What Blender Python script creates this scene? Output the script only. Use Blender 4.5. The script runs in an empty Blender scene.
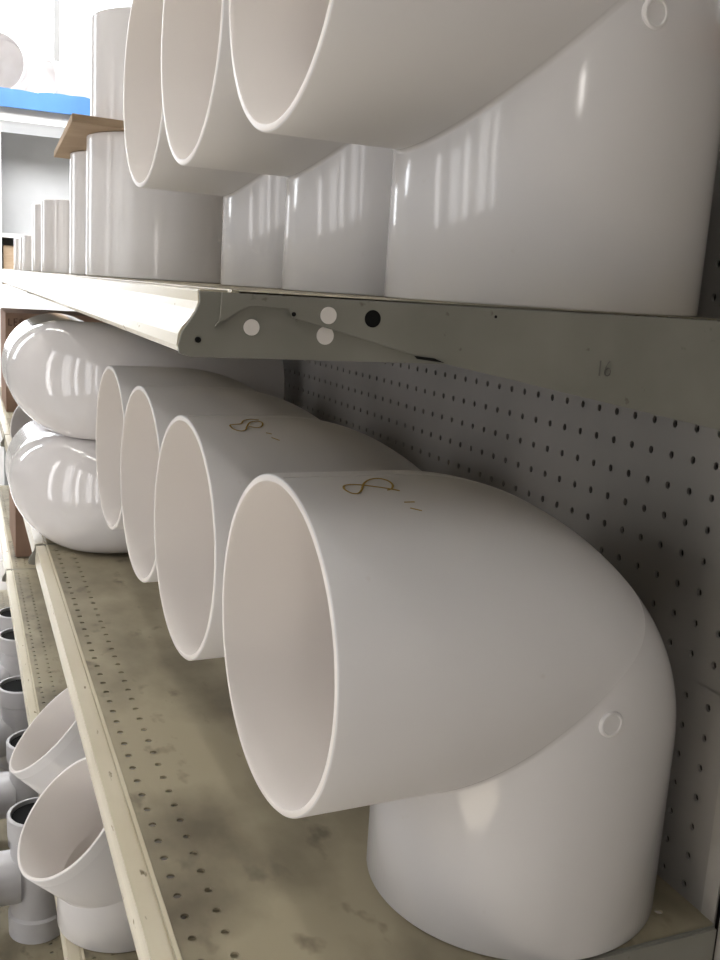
import bpy, bmesh, math, random
from math import sin, cos, pi, radians, sqrt, tan
from mathutils import Vector, Matrix

random.seed(7)
scene = bpy.context.scene
COL = scene.collection

# ------------------------------------------------------------------ camera
cam_d = bpy.data.cameras.new('camera')
cam_d.sensor_fit = 'VERTICAL'
cam_d.sensor_height = 24.0
cam_d.lens = 24.0 * 960.757 / 960.0
cam_d.clip_start = 0.02
cam_d.clip_end = 100
cam = bpy.data.objects.new('camera', cam_d)
COL.objects.link(cam)
RW = [[0.9234789471610908, -0.3790242209776676, 0.059390858408644685],
      [-0.017959865430253602, -0.19734534561263872, -0.9801695046259885],
      [0.38322849239581686, 0.9040992503466091, -0.1890514959970668]]
M3 = Matrix((RW[0], [-v for v in RW[1]], [-v for v in RW[2]])).transposed()
cam.matrix_world = Matrix.Translation((-0.5358, -0.5114, 0.4726)) @ M3.to_4x4()
scene.camera = cam

# ------------------------------------------------------------------ world, light, exposure
w = bpy.data.worlds.new('daylight_haze')
scene.world = w
w.use_nodes = True
bg = w.node_tree.nodes['Background']
bg.inputs[0].default_value = (0.93, 0.95, 1.0, 1)
bg.inputs[1].default_value = 0.20
scene.view_settings.view_transform = 'Standard'
scene.view_settings.look = 'None'
scene.view_settings.exposure = -0.08
scene.view_settings.gamma = 1.0
scene.view_settings.use_curve_mapping = False


def area(name, loc, target, sx, sy, power, col):
    d = bpy.data.lights.new(name, 'AREA')
    d.shape = 'RECTANGLE'
    d.size = sx
    d.size_y = sy
    d.energy = power
    d.color = col
    o = bpy.data.objects.new(name, d)
    o.location = loc
    o.rotation_euler = (Vector(target) - Vector(loc)).to_track_quat('-Z', 'Y').to_euler()
    COL.objects.link(o)
    return o


# daylight through the shop front far down the aisle, and through the door side
area('shop_front_daylight', (-3.4, 6.2, 1.55), (-0.5, 1.0, 0.6), 0.5, 2.0, 30, (0.93, 0.96, 1.0))
for yk, wk, pk in ((-1.0, .10, 5.0), (-.52, .34, 8.0), (.12, .16, 7.5), (.62, .42, 8.5), (1.5, .22, 8.5)):      # unseen strip lights added across the aisle for fill and vertical streaks
    area('aisle_daylight', (-3.2, yk, 0.36), (0.0, yk + .2, 0.30), wk, 1.9, pk, (0.99, 0.975, 0.98))
area('door_daylight', (-1.62, -4.95, 0.85), (-0.2, 0.3, 0.5), 0.16, 0.75, 11, (1.0, 0.95, 0.90))
sp = bpy.data.lights.new('sunbeam_on_floor', 'SPOT')  # unseen spot added for a bright floor patch reflected in the leg
sp.energy = 8500
sp.spot_size = radians(12)
sp.spot_blend = 0.15
sp.shadow_soft_size = 0.02
sp.color = (1.0, 0.93, 0.82)
spo = bpy.data.objects.new('sunbeam_on_floor', sp)
spo.location = (-2.9, -2.6, 3.2)
spo.rotation_euler = (Vector((-1.68, -.80, -.95)) - Vector(spo.location)).to_track_quat('-Z', 'Y').to_euler()
COL.objects.link(spo)
area('skylight', (-0.6, 3.1, 2.7), (0.1, 4.7, 0.9), 1.4, 0.8, 190, (0.97, 0.98, 1.0))  # unseen area light added to overexpose the far fixture


# ------------------------------------------------------------------ materials
def nmat(name, base, rough=0.5, spec=0.5, metal=0.0, coat=0.0):
    m = bpy.data.materials.new(name)
    m.use_nodes = True
    b = m.node_tree.nodes['Principled BSDF']
    b.inputs['Base Color'].default_value = (*base, 1)
    b.inputs['Roughness'].default_value = rough
    b.inputs['Specular IOR Level'].default_value = spec
    b.inputs['Metallic'].default_value = metal
    b.inputs['Coat Weight'].default_value = coat
    return m


def noise_mat(name, c1, c2, scale, rough=0.5, lo=0.4, hi=0.65, bump=0.0, stretch=(1, 1, 1), detail=6, spec=0.5, coat=0.0,
              c3=None, s3=60, lo3=0.62, hi3=0.7, rough_var=0.0):
    m = nmat(name, c1, rough, spec, 0, coat)
    nt = m.node_tree
    N = nt.nodes
    L = nt.links
    b = N['Principled BSDF']
    tc = N.new('ShaderNodeTexCoord')
    mp = N.new('ShaderNodeMapping')
    mp.inputs['Scale'].default_value = stretch
    L.new(tc.outputs['Object'], mp.inputs['Vector'])
    no = N.new('ShaderNodeTexNoise')
    no.inputs['Scale'].default_value = scale
    no.inputs['Detail'].default_value = detail
    L.new(mp.outputs[0], no.inputs['Vector'])
    r = N.new('ShaderNodeValToRGB')
    r.color_ramp.elements[0].position = lo
    r.color_ramp.elements[0].color = (*c1, 1)
    r.color_ramp.elements[1].position = hi
    r.color_ramp.elements[1].color = (*c2, 1)
    L.new(no.outputs['Fac'], r.inputs[0])
    out = r.outputs[0]
    if c3:
        n3 = N.new('ShaderNodeTexNoise')
        n3.inputs['Scale'].default_value = s3
        n3.inputs['Detail'].default_value = 3
        L.new(mp.outputs[0], n3.inputs['Vector'])
        r3 = N.new('ShaderNodeValToRGB')
        r3.color_ramp.elements[0].position = lo3
        r3.color_ramp.elements[0].color = (0, 0, 0, 1)
        r3.color_ramp.elements[1].position = hi3
        r3.color_ramp.elements[1].color = (1, 1, 1, 1)
        L.new(n3.outputs['Fac'], r3.inputs[0])
        mx = N.new('ShaderNodeMix')
        mx.data_type = 'RGBA'
        L.new(r3.outputs[0], mx.inputs['Factor'])
        L.new(out, mx.inputs['A'])
        mx.inputs['B'].default_value = (*c3, 1)
        out = mx.outputs['Result']
    L.new(out, b.inputs['Base Color'])
    if rough_var:
        mr = N.new('ShaderNodeMapRange')
        mr.inputs['From Min'].default_value = 0.3
        mr.inputs['From Max'].default_value = 0.7
        mr.inputs['To Min'].default_value = rough
        mr.inputs['To Max'].default_value = rough + rough_var
        L.new(no.outputs['Fac'], mr.inputs['Value'])
        L.new(mr.outputs[0], b.inputs['Roughness'])
    if bump:
        bp = N.new('ShaderNodeBump')
        bp.inputs['Strength'].default_value = bump
        bp.inputs['Distance'].default_value = 0.002
        L.new(no.outputs['Fac'], bp.inputs['Height'])
        L.new(bp.outputs[0], b.inputs['Normal'])
    return m


PVC_C = noise_mat('coupling_pvc', (0.79, 0.765, 0.755), (0.82, 0.80, 0.795), 6, 0.17)
PVC = noise_mat('white_pvc', (0.725, 0.705, 0.70), (0.76, 0.745, 0.74), 6, 0.12, lo=.2, hi=.8,
                c3=(0.62, 0.58, 0.54), s3=38, lo3=0.72, hi3=0.85)
# the hub arm of each elbow is dusty and duller than its leg: rougher on the hub side of the mitre
_nt = PVC.node_tree
_tc = _nt.nodes.new('ShaderNodeTexCoord')
_sx = _nt.nodes.new('ShaderNodeSeparateXYZ')
_nt.links.new(_tc.outputs['Object'], _sx.inputs[0])
_sb = _nt.nodes.new('ShaderNodeMath')
_sb.operation = 'SUBTRACT'
_nt.links.new(_sx.outputs['Z'], _sb.inputs[0])
_nt.links.new(_sx.outputs['X'], _sb.inputs[1])
_mr = _nt.nodes.new('ShaderNodeMapRange')
_mr.inputs['From Min'].default_value = .215
_mr.inputs['From Max'].default_value = .245
_mr.inputs['To Min'].default_value = .13
_mr.inputs['To Max'].default_value = .42
_nt.links.new(_sb.outputs[0], _mr.inputs['Value'])
_nt.links.new(_mr.outputs[0], _nt.nodes['Principled BSDF'].inputs['Roughness'])
PVC_G = noise_mat('glossy_white_pvc', (0.74, 0.71, 0.70), (0.79, 0.77, 0.77), 7, 0.08, bump=0.02, coat=0.3)
PVC_GREY = noise_mat('pale_grey_pvc', (0.52, 0.51, 0.52), (0.60, 0.59, 0.60), 9, 0.35)
PVC_IN = nmat('clean_pvc_bore', (0.87, 0.825, 0.79), 0.35)  # bore coloured lighter and warmer in place of light bouncing inside
PVC_MARK = nmat('pvc_gate_mark', (0.80, 0.78, 0.77), 0.4)
DECK = noise_mat('stained_shelf_paint', (0.135, 0.112, 0.072), (0.355, 0.312, 0.215), 5.5, 0.5, lo=0.34, hi=0.57, detail=8,
                 c3=(0.16, 0.135, 0.09), s3=26, lo3=0.60, hi3=0.74, rough_var=0.15, stretch=(1.3, .8, 1))
RAIL = noise_mat('cream_rail_paint', (0.64, 0.58, 0.44), (0.72, 0.67, 0.53), 14, 0.25,
                 c3=(0.20, 0.16, 0.10), s3=90, lo3=0.68, hi3=0.74, stretch=(1, .35, 1))
BRACKET = noise_mat('grey_bracket_paint', (0.21, 0.205, 0.175), (0.25, 0.243, 0.21), 12, 0.42, c3=(0.14, 0.125, 0.10),
                    s3=120, lo3=0.70, hi3=0.76)
PEG = noise_mat('taupe_pegboard_paint', (0.27, 0.255, 0.235), (0.32, 0.30, 0.28), 5, 0.5)
CAVITY = nmat('unpainted_back_panel', (0.06, 0.05, 0.045), 0.8)  # plain dark tone behind the pegboard holes
UPR = noise_mat('grey_upright_paint', (0.32, 0.30, 0.27), (0.38, 0.36, 0.33), 20, 0.45)
KRAFT = noise_mat('kraft_cardboard', (0.40, 0.29, 0.19), (0.46, 0.34, 0.23), 20, 0.8, stretch=(1, 1, 6))
BROWN = noise_mat('brown_carton', (0.27, 0.17, 0.12), (0.31, 0.20, 0.14), 12, 0.8)
INK = nmat('printed_brown_ink', (0.12, 0.06, 0.04), 0.7)
MARKER = nmat('ochre_marker_ink', (0.46, 0.30, 0.06), 0.5)
STAMP = nmat('stamped_dark_digits', (0.12, 0.115, 0.10), 0.7)
HOLE_FILL = nmat('white_plastic_plug', (0.80, 0.76, 0.72), 0.4)
BLACK = nmat('black_rubber', (0.008, 0.008, 0.008), 0.8, 0.15)
BLUE = noise_mat('blue_shelf_trim', (0.05, 0.15, 0.36), (0.06, 0.18, 0.42), 6, 0.5)
WHITE_P = nmat('white_enamel', (0.80, 0.80, 0.79), 0.4)
GREY_P = noise_mat('grey_panel', (0.42, 0.42, 0.42), (0.50, 0.50, 0.50), 2, 0.5)
FLOORM = noise_mat('worn_concrete_tile', (0.42, 0.39, 0.35), (0.56, 0.53, 0.48), 3, 0.18)
WALLM = noise_mat('off_white_wall', (0.62, 0.61, 0.58), (0.68, 0.67, 0.64), 3, 0.7)
CEILM = noise_mat('ceiling_board', (0.62, 0.61, 0.60), (0.68, 0.67, 0.66), 30, 0.8)


def emis(name, col, s):
    m = nmat(name, col)
    b = m.node_tree.nodes['Principled BSDF']
    b.inputs['Emission Color'].default_value = (*col, 1)
    b.inputs['Emission Strength'].default_value = s
    return m


TUBE = emis('fluorescent_tube', (1.0, 0.97, 0.92), 22)
PANE = emis('bright_daylit_pane', (0.93, 0.95, 1.0), 5.5)


# ------------------------------------------------------------------ helpers
def mesh_obj(name, verts, faces, mat, parent=None, smooth=False, loc=None, auto=None):
    me = bpy.data.meshes.new(name)
    me.from_pydata([tuple(v) for v in verts], [], faces)
    me.update()
    bm = bmesh.new()
    bm.from_mesh(me)
    bmesh.ops.recalc_face_normals(bm, faces=bm.faces)
    bm.to_mesh(me)
    bm.free()
    if smooth:
        me.polygons.foreach_set('use_smooth', [True] * len(me.polygons))
        if auto:
            me.set_sharp_from_angle(angle=radians(auto))
    me.materials.append(mat)
    o = bpy.data.objects.new(name, me)
    COL.objects.link(o)
    if parent:
        o.parent = parent
    if loc:
        o.location = loc
    return o


def tag(o, label, cat, group=None):
    o['label'] = label
    o['category'] = cat
    if group:
        o['group'] = group
    return o


def struct(o):
    o['kind'] = 'structure'
    return o


def empty(name, loc=(0, 0, 0)):
    o = bpy.data.objects.new(name, None)
    o.empty_display_size = 0.05
    o.location = loc
    COL.objects.link(o)
    return o


def dup(root, loc, rotz=0, label=None, group=None, rot=None):
    c = root.copy()
    COL.objects.link(c)
    c.location = loc
    c.rotation_euler = rot if rot else (0, 0, rotz)
    if label:
        c['label'] = label
    if group:
        c['group'] = group
    for ch in root.children:
        d = ch.copy()
        COL.objects.link(d)
        d.parent = c
        for g in ch.children:
            e = g.copy()
            COL.objects.link(e)
            e.parent = d
    return c


class MB:
    def __init__(s):
        s.v = []
        s.f = []

    def add(s, verts, faces):
        n = len(s.v)
        s.v += [tuple(v) for v in verts]
        s.f += [tuple(i + n for i in f) for f in faces]
        return s

    def box(s, x0, x1, y0, y1, z0, z1):
        return s.add([(x0, y0, z0), (x1, y0, z0), (x1, y1, z0), (x0, y1, z0), (x0, y0, z1), (x1, y0, z1), (x1, y1, z1), (x0, y1, z1)],
                     [(0, 3, 2, 1), (4, 5, 6, 7), (0, 1, 5, 4), (1, 2, 6, 5), (2, 3, 7, 6), (3, 0, 4, 7)])

    def prism(s, pts, axis, a, b):
        """pts: polygon in the two other axes, extruded along axis from a to b"""
        def mk(p, t):
            if axis == 1:
                return (p[0], t, p[1])
            if axis == 0:
                return (t, p[0], p[1])
            return (p[0], p[1], t)
        n = len(pts)
        V = [mk(p, a) for p in pts] + [mk(p, b) for p in pts]
        F = [tuple(range(n)), tuple(range(2 * n - 1, n - 1, -1))]
        F += [(i, (i + 1) % n, n + (i + 1) % n, n + i) for i in range(n)]
        return s.add(V, F)

    def lathe(s, prof, n=64, M=None, closed=True):
        """prof: (r,z) loop; closed loops give solid rings"""
        V = []
        k = len(prof)
        for i in range(n):
            a = 2 * pi * i / n
            for r, z in prof:
                v = Vector((r * cos(a), r * sin(a), z))
                V.append(M @ v if M else v)
        F = []
        for i in range(n):
            j = (i + 1) % n
            for q in range(k if closed else k - 1):
                q2 = (q + 1) % k
                F.append((i * k + q, j * k + q, j * k + q2, i * k + q2))
        return s.add(V, F)

    def tube(s, pts, r, n=8, flat=1.0, up=None):
        P = [Vector(p) for p in pts]
        V = []
        for i, p in enumerate(P):
            t = (P[min(i + 1, len(P) - 1)] - P[max(i - 1, 0)]).normalized()
            u = Vector(up) if up else (Vector((0, 0, 1)) if abs(t.z) < .9 else Vector((1, 0, 0)))
            a = t.cross(u).normalized()
            b = a.cross(t).normalized()
            for k in range(n):
                an = 2 * pi * k / n
                V.append(p + a * r * cos(an) + b * r * flat * sin(an))
        F = []
        for i in range(len(P) - 1):
            for k in range(n):
                k2 = (k + 1) % n
                F.append((i * n + k, i * n + k2, (i + 1) * n + k2, (i + 1) * n + k))
        F.append(tuple(range(n)))
        F.append(tuple(range(len(P) * n - 1, (len(P) - 1) * n - 1, -1)))
        return s.add(V, F)

    def perf(s, us, vs, holes, thick, mp, seg=16):
        """perforated plate: us, vs are cell borders; holes maps (i,j)->(cu,cv,ru,rv); mp(u,v,d)->xyz"""
        def strip(ring0, ring1):
            n = len(ring0)
            s.add(ring0 + ring1, [(k, (k + 1) % n, n + (k + 1) % n, n + k) for k in range(n)])
        for i in range(len(us) - 1):
            for j in range(len(vs) - 1):
                u0, u1, v0, v1 = us[i], us[i + 1], vs[j], vs[j + 1]
                h = holes.get((i, j))
                if not h:
                    for d in (0, thick):
                        s.add([mp(u0, v0, d), mp(u1, v0, d), mp(u1, v1, d), mp(u0, v1, d)], [(0, 1, 2, 3)])
                    continue
                cu, cv, ru, rv = h
                inner = [(cu + ru * cos(2 * pi * k / seg + pi / 4), cv + rv * sin(2 * pi * k / seg + pi / 4)) for k in range(seg)]
                outer = []
                q = seg // 4
                cs = [(u1, v1), (u0, v1), (u0, v0), (u1, v0)]
                for c in range(4):
                    for k in range(q):
                        t = k / q
                        outer.append((cs[c][0] * (1 - t) + cs[(c + 1) % 4][0] * t, cs[c][1] * (1 - t) + cs[(c + 1) % 4][1] * t))
                for d in (0, thick):
                    strip([mp(a, b, d) for a, b in outer], [mp(a, b, d) for a, b in inner])
                strip([mp(a, b, 0) for a, b in inner], [mp(a, b, thick) for a, b in inner])
        return s

    def build(s, name, mat, parent=None, smooth=False, loc=None, auto=35, bevel=0):
        o = mesh_obj(name, s.v, s.f, mat, parent, smooth, loc, auto)
        if bevel:
            m = o.modifiers.new('bevel', 'BEVEL')
            m.width = bevel
            m.segments = 2
            m.limit_method = 'ANGLE'
            m.angle_limit = radians(40)
        return o


# ------------------------------------------------------------------ structure
struct(MB().box(-7, 5, -7, 10, -0.97, -0.95).build('floor', FLOORM))
struct(MB().box(-7, 5, -7, 10, 3.4, 3.45).build('ceiling', CEILM))
struct(MB().box(-7, 5, -7.1, -7, -0.95, 3.4).build('wall_back', WALLM))
struct(MB().box(5, 5.1, -7, 10, -0.95, 3.4).build('wall_right', WALLM))
wf = MB().box(-7, 5, 10, 10.1, -0.95, 3.4).build('wall_far', WALLM)
struct(wf)
win = MB()
for i in range(2, 4):
    win.box(-6.2 + i * 2.2 + .03, -4.0 + i * 2.2 - .03, 9.93, 9.95, 0.0, 3.33)
win = struct(win.build('window_1', PANE))
fr = MB()
for i in range(2, 5):
    fr.box(-6.2 + i * 2.2 - .03, -6.2 + i * 2.2 + .03, 9.9, 9.99, 0.001, 3.329)
fr.box(-1.83, 2.63, 9.9, 9.99, -0.05, 0.0)
fr.box(-1.83, 2.63, 9.9, 9.99, 3.33, 3.38)
fr.build('window_frame', WHITE_P, win)

# fluorescent lights over the aisle
for r, (lx, ly0) in enumerate([(-1.3, -1.5), (-3.1, -1.5)]):
    for k in range(5):
        t = empty('ceiling_light', (lx, ly0 + k * 1.6, 3.3))
        MB().box(-.16, .16, -.62, .62, 0.03, .1).build('fixture_tray', WHITE_P, t)
        for sx in (-.07, .07):
            MB().tube([(sx, -.6, 0.0), (sx, .6, 0.0)], .016, 12).build('light_tube', TUBE, t, True)
        tag(t, 'white two-tube fluorescent ceiling light hanging above the aisle', 'ceiling light', 'ceiling lights above the aisle')

# ------------------------------------------------------------------ gondola shelving
PIT = 1.22
IN = 0.0254 * 1.0192      # hole pitch
PX = 0.0103               # front plane of the pegboard


# pegboard panels
def peg_panel(name, z0, z1, ztop_row, ybase, label):
    ys = [0.004]
    y = 0.0397 - IN / 2
    while y < PIT - 0.02:
        ys.append(y)
        y += IN
    ys.append(PIT - 0.006)
    rows = []
    z = ztop_row
    while z > z0 + .012:
        if z < z1 - .012:
            rows.append(z)
        z -= IN
    rows.sort()
    zs = [z0] + [r - IN / 2 for r in rows if r - IN / 2 > z0 + .002]
    off = len(zs) - len(rows)
    zs += [min(rows[-1] + IN / 2, z1 - .001), z1]
    H = {}
    for i in range(1, len(ys) - 2):
        for j, r in enumerate(rows):
            jj = j + off
            if 0 <= jj < len(zs) - 1:
                H[(i, jj)] = ((ys[i] + ys[i + 1]) / 2, r, .0029, .0034)
    mb = MB().perf(ys, zs, H, .003, lambda u, v, d: (PX + d, u, v), 8)
    o = mb.build(name, PEG, None, loc=(0, ybase, 0))
    MB().box(PX - .0012, PX, .002, .0165, z0 + .001, z1 - .001).build('edge_strip', UPR, o)
    tag(o, label, 'pegboard')
    return o


up = peg_panel('pegboard_panel', 0.1826, 0.652, 0.3834 + IN * 10, 0, 'taupe pegboard panel behind the nearest white elbows, above the panel seam')
lo = peg_panel('pegboard_panel', -0.405, 0.1811, 0.1662, 0, 'taupe pegboard panel below the seam, behind the leg of the nearest lower elbow')
dup(up, (0, PIT, 0), 0, 'taupe upper pegboard panel of the far shelf bay, behind the upright pipe couplings')
dup(lo, (0, PIT, 0), 0, 'taupe lower pegboard panel of the far shelf bay, behind the two stacked glossy bends')
dup(up, (0, -PIT, 0), 0, 'taupe upper pegboard panel of the empty bay at the right picture edge')
dup(lo, (0, -PIT, 0), 0, 'taupe lower pegboard panel of the empty bay at the right picture edge')
bk = MB().box(.042, .046, -PIT, 3 * PIT, -.93, .655).build('back_panel', CAVITY)
tag(bk, 'dark inner back panel seen through the pegboard holes', 'panel')
cap = MB().box(.004, .05, -PIT, 3 * PIT, .656, .690).build('top_rail', BROWN, bevel=.003)
tag(cap, 'brown top rail running along the upper edge of the pegboard', 'rail')


# uprights
def upright():
    us = [0.0025, .007, .0115, .0145, .019, .0235, .026]
    zs = []
    z = -.94
    H = {}
    j = 0
    zs.append(z)
    while z < .66:
        zs.append(z + .0254)
        H[(1, j)] = (.0093, z + .0127, .0017, .0085)
        H[(4, j)] = (.0188, z + .0127, .0017, .0085)
        z += .0254
        j += 1
    mb = MB().perf(us, zs, H, .0018, lambda u, v, d: (.009 + d, -.030 + u, v), 8)
    mb.box(.009, .04, -.0275, -.0255, -.94, .67)
    mb.box(.009, .04, -.0055, -.0035, -.94, .67)
    o = mb.build('slotted_upright', UPR)
    return o


u0 = tag(upright(), 'grey slotted upright at the near end of the elbow shelves, at the right picture edge', 'upright')
dup(u0, (0, PIT + .012, 0), 0, 'grey slotted upright between the near bay and the far bay')
dup(u0, (0, 2 * PIT + .012, 0), 0, 'grey slotted upright behind the far brown carton')


# shelves ---------------------------------------------------------------
def shelf(depth=.4285, W=PIT - .006, holes=True, ylast=99, number=True, bulge=True):
    root = empty('metal_shelf')
    xf = -.3975
    # deck with hole rows
    xs = [xf, -.3847 - .0125, -.3847 + .0125, -.3597 + .0125, -.20, -.060, -.035, -.012, .0095]
    xs = [xf - (depth - .4285)] + xs[1:] if depth == .4285 else [-(depth - .031)] + xs[1:]
    ys = [.0015]
    y = .0282 - .0133 + .0005
    while y < W - .02:
        ys.append(y)
        y += .0266
    ys.append(W)
    H = {}
    if holes:
        for i in range(1, len(ys) - 2):
            if ys[i] > ylast:
                break
            yc = (ys[i] + ys[i + 1]) / 2
            for ci, xc in ((1, -.3847), (2, -.3597), (5, -.0475), (6, -.0235)):
                H[(ci, i)] = (xc, yc, .0034, .0034)
    deck = MB().perf(xs, ys, H, .002, lambda u, v, d: (u, v, -d), 12).build('deck', DECK, root)
    # raised cream price rail along the front, extruded profile
    dx = -(depth - .4285)
    P = [(-.3960, -.0002), (-.3970, .0007), (-.4000, .0007), (-.4005, -.0020), (-.4018, -.0020), (-.4024, .0002), (-.4172, -.0002), (-.4186, -.001),
         (-.4180, -.0065), (-.4196, -.011), (-.4228, -.0160), (-.4262, -.0198), (-.4284, -.0240), (-.4290, -.0300), (-.4265, -.0335),
         (-.4240, -.0335), (-.4262, -.0295), (-.4255, -.0250), (-.4235, -.0220), (-.4195, -.0175), (-.4165, -.012), (-.4155, -.006),
         (-.4155, -.0035), (-.3960, -.0030)]
    if not bulge:      # flatter rail, nearly upright
        P = [(a if a > -.4175 else -.4165 + (a + .4165) * .15, b) for a, b in P]
    MB().prism([(a + dx, b) for a, b in P], 1, .003, W - .004).build('price_rail', RAIL, root)
    # end flanges
    fl = [(-.4184, -.001), (-.4179, -.0065), (-.4200, -.0120), (-.4239, -.0180), (-.4270, -.0225), (-.4287, -.0295), (-.4283, -.0340),
          (-.4215, -.0358), (-.4105, -.0356), (-.2, -.0350), (.008, -.0350), (.008, -.0006)]
    fl = [((a + dx) if a < -.3 else a, b) for a, b in fl]
    MB().prism(fl, 1, .0, .0015).build('end_flange', BRACKET, root, bevel=.0004)
    MB().prism(fl, 1, W - .0015, W).build('end_flange', BRACKET, root)
    # bracket arm with a hooked nose
    br = [(-.4065, -.0010), (-.4072, -.0148), (-.4095, -.0190), (-.4090, -.0175), (-.3920, -.0075), (-.3870, -.0072), (-.3690, -.0078),
          (-.3665, -.0125), (-.3620, -.0135), (-.3260, -.0220), (-.2788, -.0335), (-.1558, -.0560), (-.0523, -.0750), (.008, -.0850), (.008, -.0015)]
    arm = MB().prism(br, 1, -.0030, -.0006).build('bracket_arm', BRACKET, root, bevel=.0005)
    # holes and screws of the arm; white discs added for brightness through holes
    def disc(x, z, r, y, t, mat, name, par, cut=None):
        pts = [(x + r * cos(2 * pi * k / 32), z + r * sin(2 * pi * k / 32)) for k in range(32)]
        if cut is not None:
            pts = [(a, min(b, cut(a))) for a, b in pts]
        return MB().prism(pts, 1, y - t, y).build(name, mat, par)
    disc(-.3463, -.0102, .0047, -.0028, .0009, HOLE_FILL, 'plug', arm)
    disc(-.3195, -.0108, .0049, -.0028, .0005, BLACK, 'bolt_hole', arm)
    disc(-.3893, -.0187, .0044, -.0002, .0008, HOLE_FILL, 'plug', arm)
    disc(-.3466, -.0215, .0050, -.0002, .0007, HOLE_FILL, 'plug', arm)
    disc(-.4185, -.0265, .0016, -.0002, .0012, BLACK, 'screw', arm)
    disc(-.3665, -.0105, .0012, -.0028, .0008, BLACK, 'screw', arm)
    disc(-.2400, -.0060, .0009, -.0028, .0004, BLACK, 'screw', arm)
    MB().prism([(-.292, -.0307), (-.279, -.0318), (-.272, -.0343), (-.290, -.0325)], 1, -.0036, -.003).build('bracket_tab', BLACK, arm)
    if number:
        st = MB()
        zc, xc, h = -.0345, -.1575, .0095
        yy = -.0034
        st.tube([(xc - .0040, yy, zc + h / 2), (xc - .0040, yy, zc - h / 2)], .0004, 6)
        six = [(xc + .0032, yy, zc + h * .5), (xc + .0018, yy, zc + h * .34), (xc + .0006, yy, zc + h * .10), (xc + .0, yy, zc - h * .15),
               (xc + .0004, yy, zc - h * .40), (xc + .0020, yy, zc - h * .5), (xc + .0038, yy, zc - h * .42), (xc + .0044, yy, zc - h * .2),
               (xc + .0037, yy, zc - h * .02), (xc + .0020, yy, zc + h * .03), (xc + .0006, yy, zc - h * .08)]
        st.tube(six, .0003, 6)
        st.build('stamped_number', STAMP, arm)
    return root


s_up = tag(shelf(), 'shelf carrying the three upper elbows, its bracket stamped 16', 'shelf')
s_up.location = (0, 0, .4705)
s_low = shelf(bulge=False)
s_mid = tag(s_low,  'dirt-stained perforated shelf under the row of four elbows', 'shelf')
dup(s_up, (0, PIT, .4705), 0, 'shelf of the far bay carrying small couplings, seen edge-on')
dup(s_up, (0, 2 * PIT, .4705), 0, 'farthest shelf section at the height of the small couplings')
dup(s_low, (0, PIT, 0), 0, 'shelf of the far bay beyond the two glossy bends')
dup(s_low, (0, 2 * PIT, 0), 0, 'farthest middle shelf section under the printed brown carton')
dup(s_low, (0, 0, -.41), 0, 'lower perforated shelf under the two tilted 45 degree fittings')
dup(s_low, (0, PIT, -.41), 0, 'lower shelf of the far bay in front of the plain brown carton')
dup(s_low, (0, 2 * PIT, -.41), 0, 'farthest lower shelf section with the plain brown carton')
b0 = tag(shelf(depth=.60, bulge=False), 'wide base shelf near the floor under the grey tee fittings, near bay', 'shelf')
b0.location = (0, 0, -.865)
dup(b0, (0, PIT, -.865), 0, 'wide base shelf near the floor under the grey tee fittings, far bay')
dup(b0, (0, 2 * PIT, -.865), 0, 'farthest wide base shelf section near the floor')


# ------------------------------------------------------------------ pipe fittings
def bend_path(R, t, L1, L2, dang, rho, r, m):
    """generator of a bend in the xz plane. leg 2 goes straight down, leg 1 leaves at angle dang from straight up towards -x.
    rho = signed offset to the outside; returns the points from opening 1 to opening 2"""
    n2 = Vector((1, 0))
    n1 = Vector((cos(dang), sin(dang)))
    u1 = Vector((-sin(dang), cos(dang)))
    u2 = Vector((0, -1))
    h = dang / 2
    b = Vector((cos(h), sin(h)))
    corner = b * (rho / cos(h))
    tl = r * tan(h)
    cen = corner - b * (r / cos(h))
    pts = [u1 * L1 + n1 * rho]
    for k in range(m + 1):
        a = dang * (1 - k / m)
        pts.append(cen + Vector((cos(a), sin(a))) * r)
    pts.append(u2 * L2 + n2 * rho)
    return pts


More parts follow.
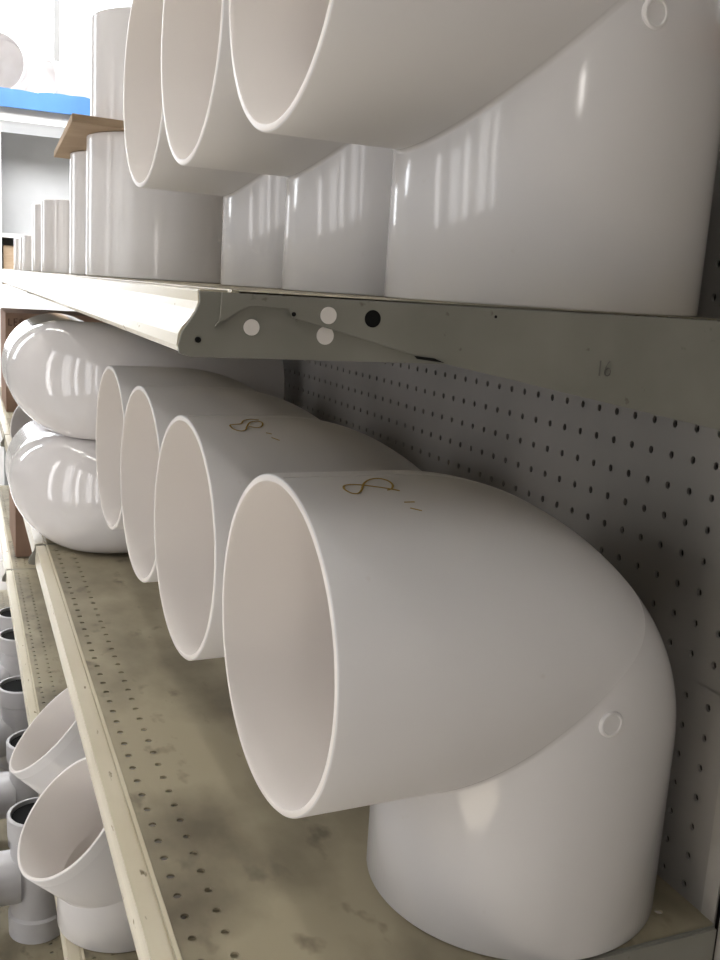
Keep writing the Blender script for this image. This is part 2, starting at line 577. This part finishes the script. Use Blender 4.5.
def elbow_mesh(name, R, t, L1, L2, dang, rho0, rout, mat, n=128, m=28, r0=.003, pw=1.0, hub=0.0, hublen=.05):
    rings = []
    for k in range(n):
        ph = 2 * pi * k / n
        c, s_ = cos(ph), sin(ph)

        def fil(rho, Rr):
            q = max(0.0, (rho - rho0) / (R - rho0))
            return r0 + (rout - r0) * q ** pw
        po = bend_path(R, t, L1, L2, dang, R * c, fil(R * c, R), m)
        pi_ = bend_path(R, t, L1, L2, dang, (R - t) * c, max(r0 * .5, fil((R - t) * c, R)), m)
        u1 = Vector((-sin(dang), cos(dang)))
        col = []
        y = R * s_
        # outer
        e = .0012
        col.append((po[0].x - u1.x * e, y, po[0].y - u1.y * e))
        for p in po[1:-1]:
            col.append((p.x, y, p.y))
        col.append((po[-1].x, y, po[-1].y + e))
        # bottom rim
        rm = (R - e) / R
        q = Vector((R * c * rm, 0, -L2))
        col.append((q.x, y * rm, q.z))
        rm2 = (R - t + e) / R
        col.append((R * c * rm2, y * rm2, -L2))
        yi = (R - t) * s_
        col.append((pi_[-1].x, yi, pi_[-1].y + e * 1.5))
        for p in reversed(pi_[1:-1]):
            col.append((p.x, yi, p.y))
        col.append((pi_[0].x - u1.x * e * 2.2, yi, pi_[0].y - u1.y * e * 2.2))
        n1 = Vector((cos(dang), sin(dang)))
        a = u1 * L1 + n1 * (R * c * rm2)
        col.append((a.x, y * rm2, a.y))
        a = u1 * L1 + n1 * (R * c * rm)
        col.append((a.x, y * rm, a.y))
        rings.append([(x, yy, z + L2) for x, yy, z in col])
    kk = len(rings[0])
    V = [v for r_ in rings for v in r_]
    F = []
    for i in range(n):
        j = (i + 1) % n
        for q in range(kk):
            q2 = (q + 1) % kk
            F.append((i * kk + q, j * kk + q, j * kk + q2, i * kk + q2))
    o = mesh_obj(name, V, F, mat, None, True, None, 50)
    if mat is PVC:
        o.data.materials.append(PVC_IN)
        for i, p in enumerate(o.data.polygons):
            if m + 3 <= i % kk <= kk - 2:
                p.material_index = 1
    return o


def surf_pt(R, L2, L1, ang, x, lift=.0004):
    """point on the horizontal hub of the 90 degree elbow: x along the hub from the opening, ang from the top (towards -y negative)"""
    rr = R + lift
    return (-L1 + x, rr * sin(ang), L2 + rr * cos(ang))


ER, EL1, EL2, ET = .1203, .2235, .2255, .0064
elbow = elbow_mesh('elbow_fitting', ER, ET, EL1, EL2, pi / 2, -.012, .247, PVC, n=160, m=34, pw=1.2)
# injection gate: raised disc on the cheek of the bend, both sides
for sgn in (-1, 1):
    prof = [(0.0001, -.0004), (.0070, -.0004), (.0078, .0004), (.0090, .0002), (.0100, -.0010), (.0104, -.0060), (0.0001, -.0060)]
    Mx = Matrix.Translation((-.0115, sgn * (ER + .0006), EL2 - .038)) @ Matrix.Rotation(-sgn * pi / 2, 4, 'X')
    MB().lathe(prof, 32, Mx).build('gate_mark', PVC_MARK, elbow, True, auto=30)


# parting line: fine ridge on the outside of the bend
def ridge(phi, R, L1, L2, rho0, rout):
    rho = R * cos(phi)
    q = max(0, (rho - rho0) / (R - rho0)) ** 1.2
    pts = bend_path(R, 0, L1 - .002, L2 - .002, pi / 2, rho, .003 + (rout - .003) * q, 40)
    return [(p.x, R * sin(phi), p.y + L2) for p in pts]


MB().tube(ridge(-radians(2), ER, EL1, EL2, -.012, .247), .0006, 6).build('parting_line', PVC, elbow, True)

elbow.location = (-.1113, .1180, 0)
elbow.rotation_euler = (0, 0, .04)
tag(elbow, 'large white PVC elbow in front on the lower shelf, marked 8 inch', 'pipe elbow')

LABS = [(-.1135, .4098, 0, .04, 'white PVC elbow on the lower shelf, second from the camera, marked 8 inch'),
        (-.1115, .6637, 0, .039, 'white PVC elbow on the lower shelf, third from the camera'),
        (-.1110, .9210, 0, .039, 'white PVC elbow on the lower shelf beside the two stacked glossy bends'),
        (-.1155, .1486, .4705, .018, 'nearest white PVC elbow on the upper shelf, in the top right of the photo'),
        (-.1207, .3945, .4705, .010, 'middle white PVC elbow of the three on the upper shelf'),
        (-.1140, .6680, .4705, .028, 'farthest white PVC elbow on the upper shelf, next to the upright couplings')]
ELB = [elbow]
for x, y, z, a, lab in LABS:
    ELB.append(dup(elbow, (x, y, z), a, lab))


# handwritten 8" marks on the first two
def mark(path_pts, parent):
    mb = MB()
    for pts in path_pts:
        P3 = []
        # smooth the hand stroke
        for i in range(len(pts) - 1):
            p0 = pts[max(i - 1, 0)]
            p1 = pts[i]
            p2 = pts[i + 1]
            p3 = pts[min(i + 2, len(pts) - 1)]
            for s_ in range(5):
                t = s_ / 5
                q = [0.5 * (2 * p1[k] + (p2[k] - p0[k]) * t + (2 * p0[k] - 5 * p1[k] + 4 * p2[k] - p3[k]) * t * t + (3 * p1[k] - p0[k] - 3 * p2[k] + p3[k]) * t ** 3) for k in (0, 1)]
                P3.append(surf_pt(ER, EL2, EL1, radians(q[1] - 2), q[0] - .004))
        P3.append(surf_pt(ER, EL2, EL1, radians(pts[-1][1] - 2), pts[-1][0] - .004))
        mb.tube(P3, .0008, 6, flat=.4)
    mb.build('handwritten_size', MARKER, parent)


mark([[(0.0804, -14.9), (0.0766, -13.8), (0.0699, -12.4), (0.0621, -10.9), (0.0565, -9.9), (0.0491, -9.2), (0.043, -9.9), (0.0408, -12.6),
       (0.0434, -15.2), (0.048, -15.6), (0.0527, -13.4), (0.0589, -8.6), (0.0666, -5.2), (0.0741, -4.4), (0.0788, -6.5), (0.0794, -10.1),
       (0.076, -13.1), (0.0718, -14.1)],
      [(.0776, -21.6), (.0852, -21.7)], [(.0791, -24.7), (.0866, -26.2)]], ELB[0])
mark([[(.0732, -6.5), (.0650, -5.8), (0.0570, -7.5), (0.052, -11.5), (.0455, -12.4), (0.0399, -13.3), (0.0405, -17.0), (0.0460, -19.0), (0.0520, -18.2), (0.0560, -14.5),
       (0.0620, -10.0), (.0700, -8.4), (0.0740, -10.5), (0.0703, -14.8), (.0640, -16.0), (.058, -14.6)],
      [(.0710, -20.8), (.0760, -21.9)], [(.0740, -24.6), (.0806, -26.8)]], ELB[1])

# glossy long bends lying on their side, stacked in two
sw = elbow_mesh('sweep_bend', .0985, .005, .308, .335, pi / 2, -.02, .262, PVC_G, n=112, m=36)
hub_p = [(.0972, -.002), (.1065, -.002), (.1075, 0), (.1075, .046), (.106, .049), (.1005, .049), (.0972, .048)]


def place_lying(o, x, y, z, ang):
    # elbow local: leg 1 -> -x, leg 2 -> -z. want leg 2 -> +x (towards the pegboard), leg 1 -> +y (away)
    # columns: local x -> -Y world, local z -> -X world, local y -> -Z world... right handed check below
    B = Matrix(((0, 0, -1), (-1, 0, 0), (0, 1, 0)))
    Rz = Matrix.Rotation(ang, 3, 'Z')
    Mw = (Rz @ B).to_4x4()
    off = Mw @ Vector((0, 0, .335))       # bend centre sits at local z = L2
    Mw.translation = Vector((x, y, z)) - off
    o.matrix_world = Mw


place_lying(sw, -.358, 1.146, .0995, radians(0))
tag(sw, 'glossy white long bend lying on the shelf, lower of the stacked two', 'pipe bend')
sw2 = dup(sw, (0, 0, 0), 0, 'glossy white long bend lying on top of the lower one, under the upper shelf')
place_lying(sw2, -.360, 1.146, .2970, radians(.5))
# short glossy elbow behind the lower bend, poking out into the aisle
sw3 = elbow_mesh('elbow_fitting', .075, .005, .125, .125, pi / 2, -.02, .13, PVC_G, n=40, m=14)
sw3.location = (-.290, 1.745, .0)
sw3.rotation_euler = (0, 0, radians(38))
tag(sw3, 'glossy white elbow half hidden behind the lower stacked bend, poking past the shelf edge', 'pipe elbow')


# 45 degree fittings on the shelf below
w45 = elbow_mesh('angled_fitting', .090, .006, .112, .092, pi / 4, -.03, .12, PVC, n=96, m=16)
w45.location = (-.334, .727, -.409)
w45.rotation_euler = (0, 0, radians(12))
tag(w45, 'white 45 degree fitting with its mouth tilted up, nearest on the shelf below', 'pipe elbow')
dup(w45, (-.332, .985, -.41), radians(-5), 'white 45 degree fitting with tilted mouth, behind the nearest one on the shelf below')


# upright couplings on the upper shelf
def coupling(name, R, H, t, mat, n=96):
    e = .0015
    prof = [(R - t, .006), (R - t + e, 0), (R - e, 0), (R, e), (R, H - e), (R - e, H), (R - t + e, H), (R - t, H - .004),
            (R - t, H * .54), (R - t - .004, H * .53), (R - t - .004, H * .47), (R - t, H * .46)]
    mb = MB().lathe(prof, n)
    return mb.build(name, mat, None, True, auto=35)


c1 = coupling('pipe_coupling', .119, .2260, .006, PVC_C)
c1.location = (-.216, 1.20, .4705)
tag(c1, 'wide white coupling under the cardboard sheet, nearest the upper elbows', 'pipe coupling')
c2 = dup(c1, (-.214, 1.478, .4705), 0, 'wide white coupling under the far side of the cardboard sheet')
c3 = coupling('pipe_coupling', .1165, .170, .006, PVC_C)
c3.location = (-.2125, 1.20, .7105)
tag(c3, 'white coupling standing on top of the cardboard sheet', 'pipe coupling')
c4 = coupling('pipe_coupling', .086, .163, .005, PVC_G, 64)
c4.location = (-.268, 1.90, .4705)
tag(c4, 'small white coupling on the upper shelf, just left of the cardboard-topped ones', 'pipe coupling')
dup(c4, (-.275, 2.10, .4705), 0, 'small white coupling directly behind the other small coupling')
c5 = coupling('pipe_coupling', .055, .093, .004, PVC_G, 48)
c5.location = (-.318, 2.28, .4705)
tag(c5, 'tiny white coupling at the far end of the upper shelf, nearest of three', 'pipe coupling')
dup(c5, (-.318, 2.45, .4705), 0, 'tiny white coupling at the far end of the upper shelf, middle of three')
dup(c5, (-.322, 2.64, .4705), 0, 'tiny white coupling at the far end of the upper shelf, last of three')

# cardboard sheet with a folded near flap
cb = MB()
cb.prism([(-.372, 1.075), (-.10, 1.115), (-.09, 1.60), (-.353, 1.592)], 2, .6975, .7095)
cb.build('cardboard_sheet', KRAFT, bevel=.001)
cbo = bpy.data.objects['cardboard_sheet']
tag(cbo, 'brown cardboard sheet laid over the two wide couplings', 'cardboard')


# ------------------------------------------------------------------ cartons
def carton(name, x0, x1, y0, y1, z0, z1, mat, label, text=False, flaps=True):
    r = empty(name, (x0, y0, z0))
    W_, D_, H_ = x1 - x0, y1 - y0, z1 - z0
    t = .005
    mb = MB().box(0, W_, 0, t, 0, H_).box(0, W_, D_ - t, D_, 0, H_).box(0, t, t, D_ - t, 0, H_).box(W_ - t, W_, t, D_ - t, 0, H_)
    mb.box(t, W_ - t, t, D_ - t, 0, t)
    mb.build('carton_body', mat, r)
    if flaps:
        MB().box(.002, W_ - .002, .002, D_ / 2 - .002, H_ + .0005, H_ + .0045).build('flap', mat, r)
        MB().box(.002, W_ - .002, D_ / 2 + .002, D_ - .002, H_ + .0005, H_ + .0045).build('flap', mat, r)
    if text:
        tx = MB()
        u = .017
        h = .022
        X, Z = .010, H_ - .036
        y = -.0008
        L_ = {'L': [[(0, 1), (0, 0), (.6, 0)]], 'E': [[(.6, 1), (0, 1), (0, 0), (.6, 0)], [(0, .5), (.5, .5)]],
              'S': [[(.6, .9), (.3, 1), (0, .8), (.1, .55), (.5, .45), (.6, .2), (.3, 0), (0, .1)]]}
        for k, ch in enumerate('LESS'):
            for st in L_[ch]:
                tx.tube([(X + k * u + a * u, y, Z + b * h) for a, b in st], .0022, 6)
        tx.build('printed_word', INK, r)
    return tag(r, label, 'box')


carton('cardboard_box', -.392, -.05, 2.90, 3.30, .002, .326, BROWN, 'brown carton with printed word, behind the upper stacked bend', text=True)
carton('cardboard_box', -.383, -.10, 2.56, 2.95, -.408, -.10, BROWN, 'plain brown carton on the lower shelf, left of the middle shelf rail')


# ------------------------------------------------------------------ grey tees on the base shelf
def tee():
    r = empty('tee_fitting')
    R = .053
    t = .005
    H_ = .263
    body = [(R - t, .0), (R + .004, .0), (R + .005, .045), (R, .050), (R, H_ - .050), (R + .005, H_ - .045), (R + .006, H_ - .002), (R + .004, H_),
            (R - t + .004, H_), (R - t + .003, H_ - .04), (R - t - .002, H_ - .045)]
    mb = MB().lathe(body, 48)
    Mx = Matrix.Translation((0, 0, .125)) @ Matrix.Rotation(-pi / 2, 4, 'Y')
    br = [(R - t, .035), (R, .035), (R, .075), (R + .006, .080), (R + .006, .118), (R + .004, .120), (R - t + .004, .120), (R - t + .003, .08)]
    mb.lathe(br, 40, Mx)
    mb.build('fitting_body', PVC_GREY, r, True, auto=40)
    MB().lathe([(R - t - .004, H_ - .05), (R - t - .0045, H_ - .049), (R - t - .0045, .02), (R - t - .004, .02)], 40).build('rubber_liner', BLACK, r, True)  # black liner paints the shade inside the bore
    MB().lathe([(.0002, H_ - .008), (R - t + .002, H_ - .008), (R - t + .002, H_ - .014), (.0002, H_ - .014)], 40).build('rubber_plug', BLACK, r)  # black disc stands in for the shaded inside of the opening
    return r


t0 = tee()
k = 0
spots = [(-.405, 1.365, 0), (-.392, 1.690, -8), (-.384, 2.400, 5), (-.380, 2.600, 0), (-.400, 2.02, 14), (-.565, 1.55, 100), (-.565, 1.93, 80),
         (-.24, 1.44, 10), (-.24, 1.80, -6), (-.24, 2.20, 0)]
desc = ['pale grey tee with dark plug, directly below the mouth of the nearest tilted fitting',
        'pale grey tee with dark plug, below the second tilted fitting',
        'pale grey tee with dark plug, left of the perforated lower shelf',
        'pale grey tee with dark plug, last in the row on the base shelf',
        'pale grey tee with dark plug, in the middle of the row on the base shelf',
        'pale grey tee turned along the aisle, nearer of two on the base shelf edge',
        'pale grey tee turned along the aisle, farthest on the base shelf edge',
        'pale grey tee in the back row of the base shelf, nearest the camera',
        'pale grey tee in the back row of the base shelf, middle one',
        'pale grey tee in the back row of the base shelf, farthest']
for (x, y, a), d_ in zip(spots, desc):
    if k == 0:
        t0.location = (x, y, -.865)
        t0.rotation_euler = (0, 0, radians(a))
        tag(t0, d_, 'pipe tee')
    else:
        dup(t0, (x, y, -.865), radians(a), d_)
    k += 1

# ------------------------------------------------------------------ fixture across the end of the aisle
fx = empty('end_display_shelf', (0, 4.5, 0))
MB().box(-.355, 1.3, .02, .5, 1.175, 1.283).build('top_deck', WHITE_P, fx)
MB().box(-.355, 1.3, .24, .26, -.95, 1.15).build('back_panel', GREY_P, fx)
MB().box(-.362, -.338, -.02, .5, -.95, 1.155).build('end_post', WHITE_P, fx)
MB().box(-.338, 1.3, -.01, .24, .640, .660).build('shelf_board', WHITE_P, fx)
MB().box(-.338, 1.3, -.02, .24, .250, .420).build('shelf_board', WHITE_P, fx)
tag(fx, 'white display fixture with grey back panel across the far end of the aisle', 'shelf')
bl = MB()
V = []
nn = 40
for i in range(nn + 1):
    x = -.9 + 2.2 * i / nn
    wv = .004 * sin(i * .9) + .003 * sin(i * 2.3)
    V += [(x, -.012, 1.232), (x, -.012, 1.315 + wv), (x, .004, 1.315 + wv), (x, .004, 1.232)]
F = []
for i in range(nn):
    a = i * 4
    b_ = a + 4
    F += [(a, b_, b_ + 1, a + 1), (a + 1, b_ + 1, b_ + 2, a + 2), (a + 2, b_ + 2, b_ + 3, a + 3), (a + 3, b_ + 3, b_, a)]
F += [(0, 1, 2, 3), (nn * 4 + 3, nn * 4 + 2, nn * 4 + 1, nn * 4)]
V = [(x if x > -.36 else -.36, y, z) for x, y, z in V]
blo = mesh_obj('blue_trim', V, F, BLUE, None, loc=(0, 4.5, 0))
tag(blo, 'blue trim strip along the top edge of the far white fixture', 'trim strip')

# big white fittings on the far fixture
fe = elbow_mesh('elbow_fitting', .140, .008, .22, .155, pi / 2, -.03, .22, PVC_G, n=64, m=18)
fe.location = (-.30, 4.80, 1.285)
fe.rotation_euler = (0, 0, radians(75))
tag(fe, 'big white elbow on the far fixture showing its dark round opening', 'pipe elbow')
fe2 = dup(fe, (.18, 5.10, 1.285), radians(120), 'big white elbow on the far fixture, right of the open-mouthed one')
cc = coupling('pipe_coupling', .10, .19, .006, PVC_G, 64)
cc.rotation_euler = (0, pi / 2, radians(20))
cc.location = (-.12, 4.62, 1.388)
tag(cc, 'white coupling lying on its side above the blue trim', 'pipe coupling')
carton('cardboard_box', -.33, -.02, 4.52, 4.73, .421, .60, KRAFT, 'small tan carton on the far fixture, under the grey back panel')

# the shelves rise very slightly away from the camera: seat everything on them
TILT = .0050
bpy.context.view_layer.update()
SEATED = ('metal_shelf', 'elbow_fitting', 'sweep_bend', 'angled_fitting', 'pipe_coupling', 'cardboard_sheet', 'cardboard_box', 'tee_fitting')
for o in list(COL.objects):
    if o.parent is None and o.name.split('.')[0] in SEATED and o.matrix_world.translation.y < 4:
        Rx = Matrix.Rotation(TILT, 4, 'X')
        o.matrix_world = Matrix.Translation((0, 0, .0009 if o.name.startswith('tee') else .0004 if o.name.split('.')[0] != 'metal_shelf' else 0)) @ Rx @ o.matrix_world
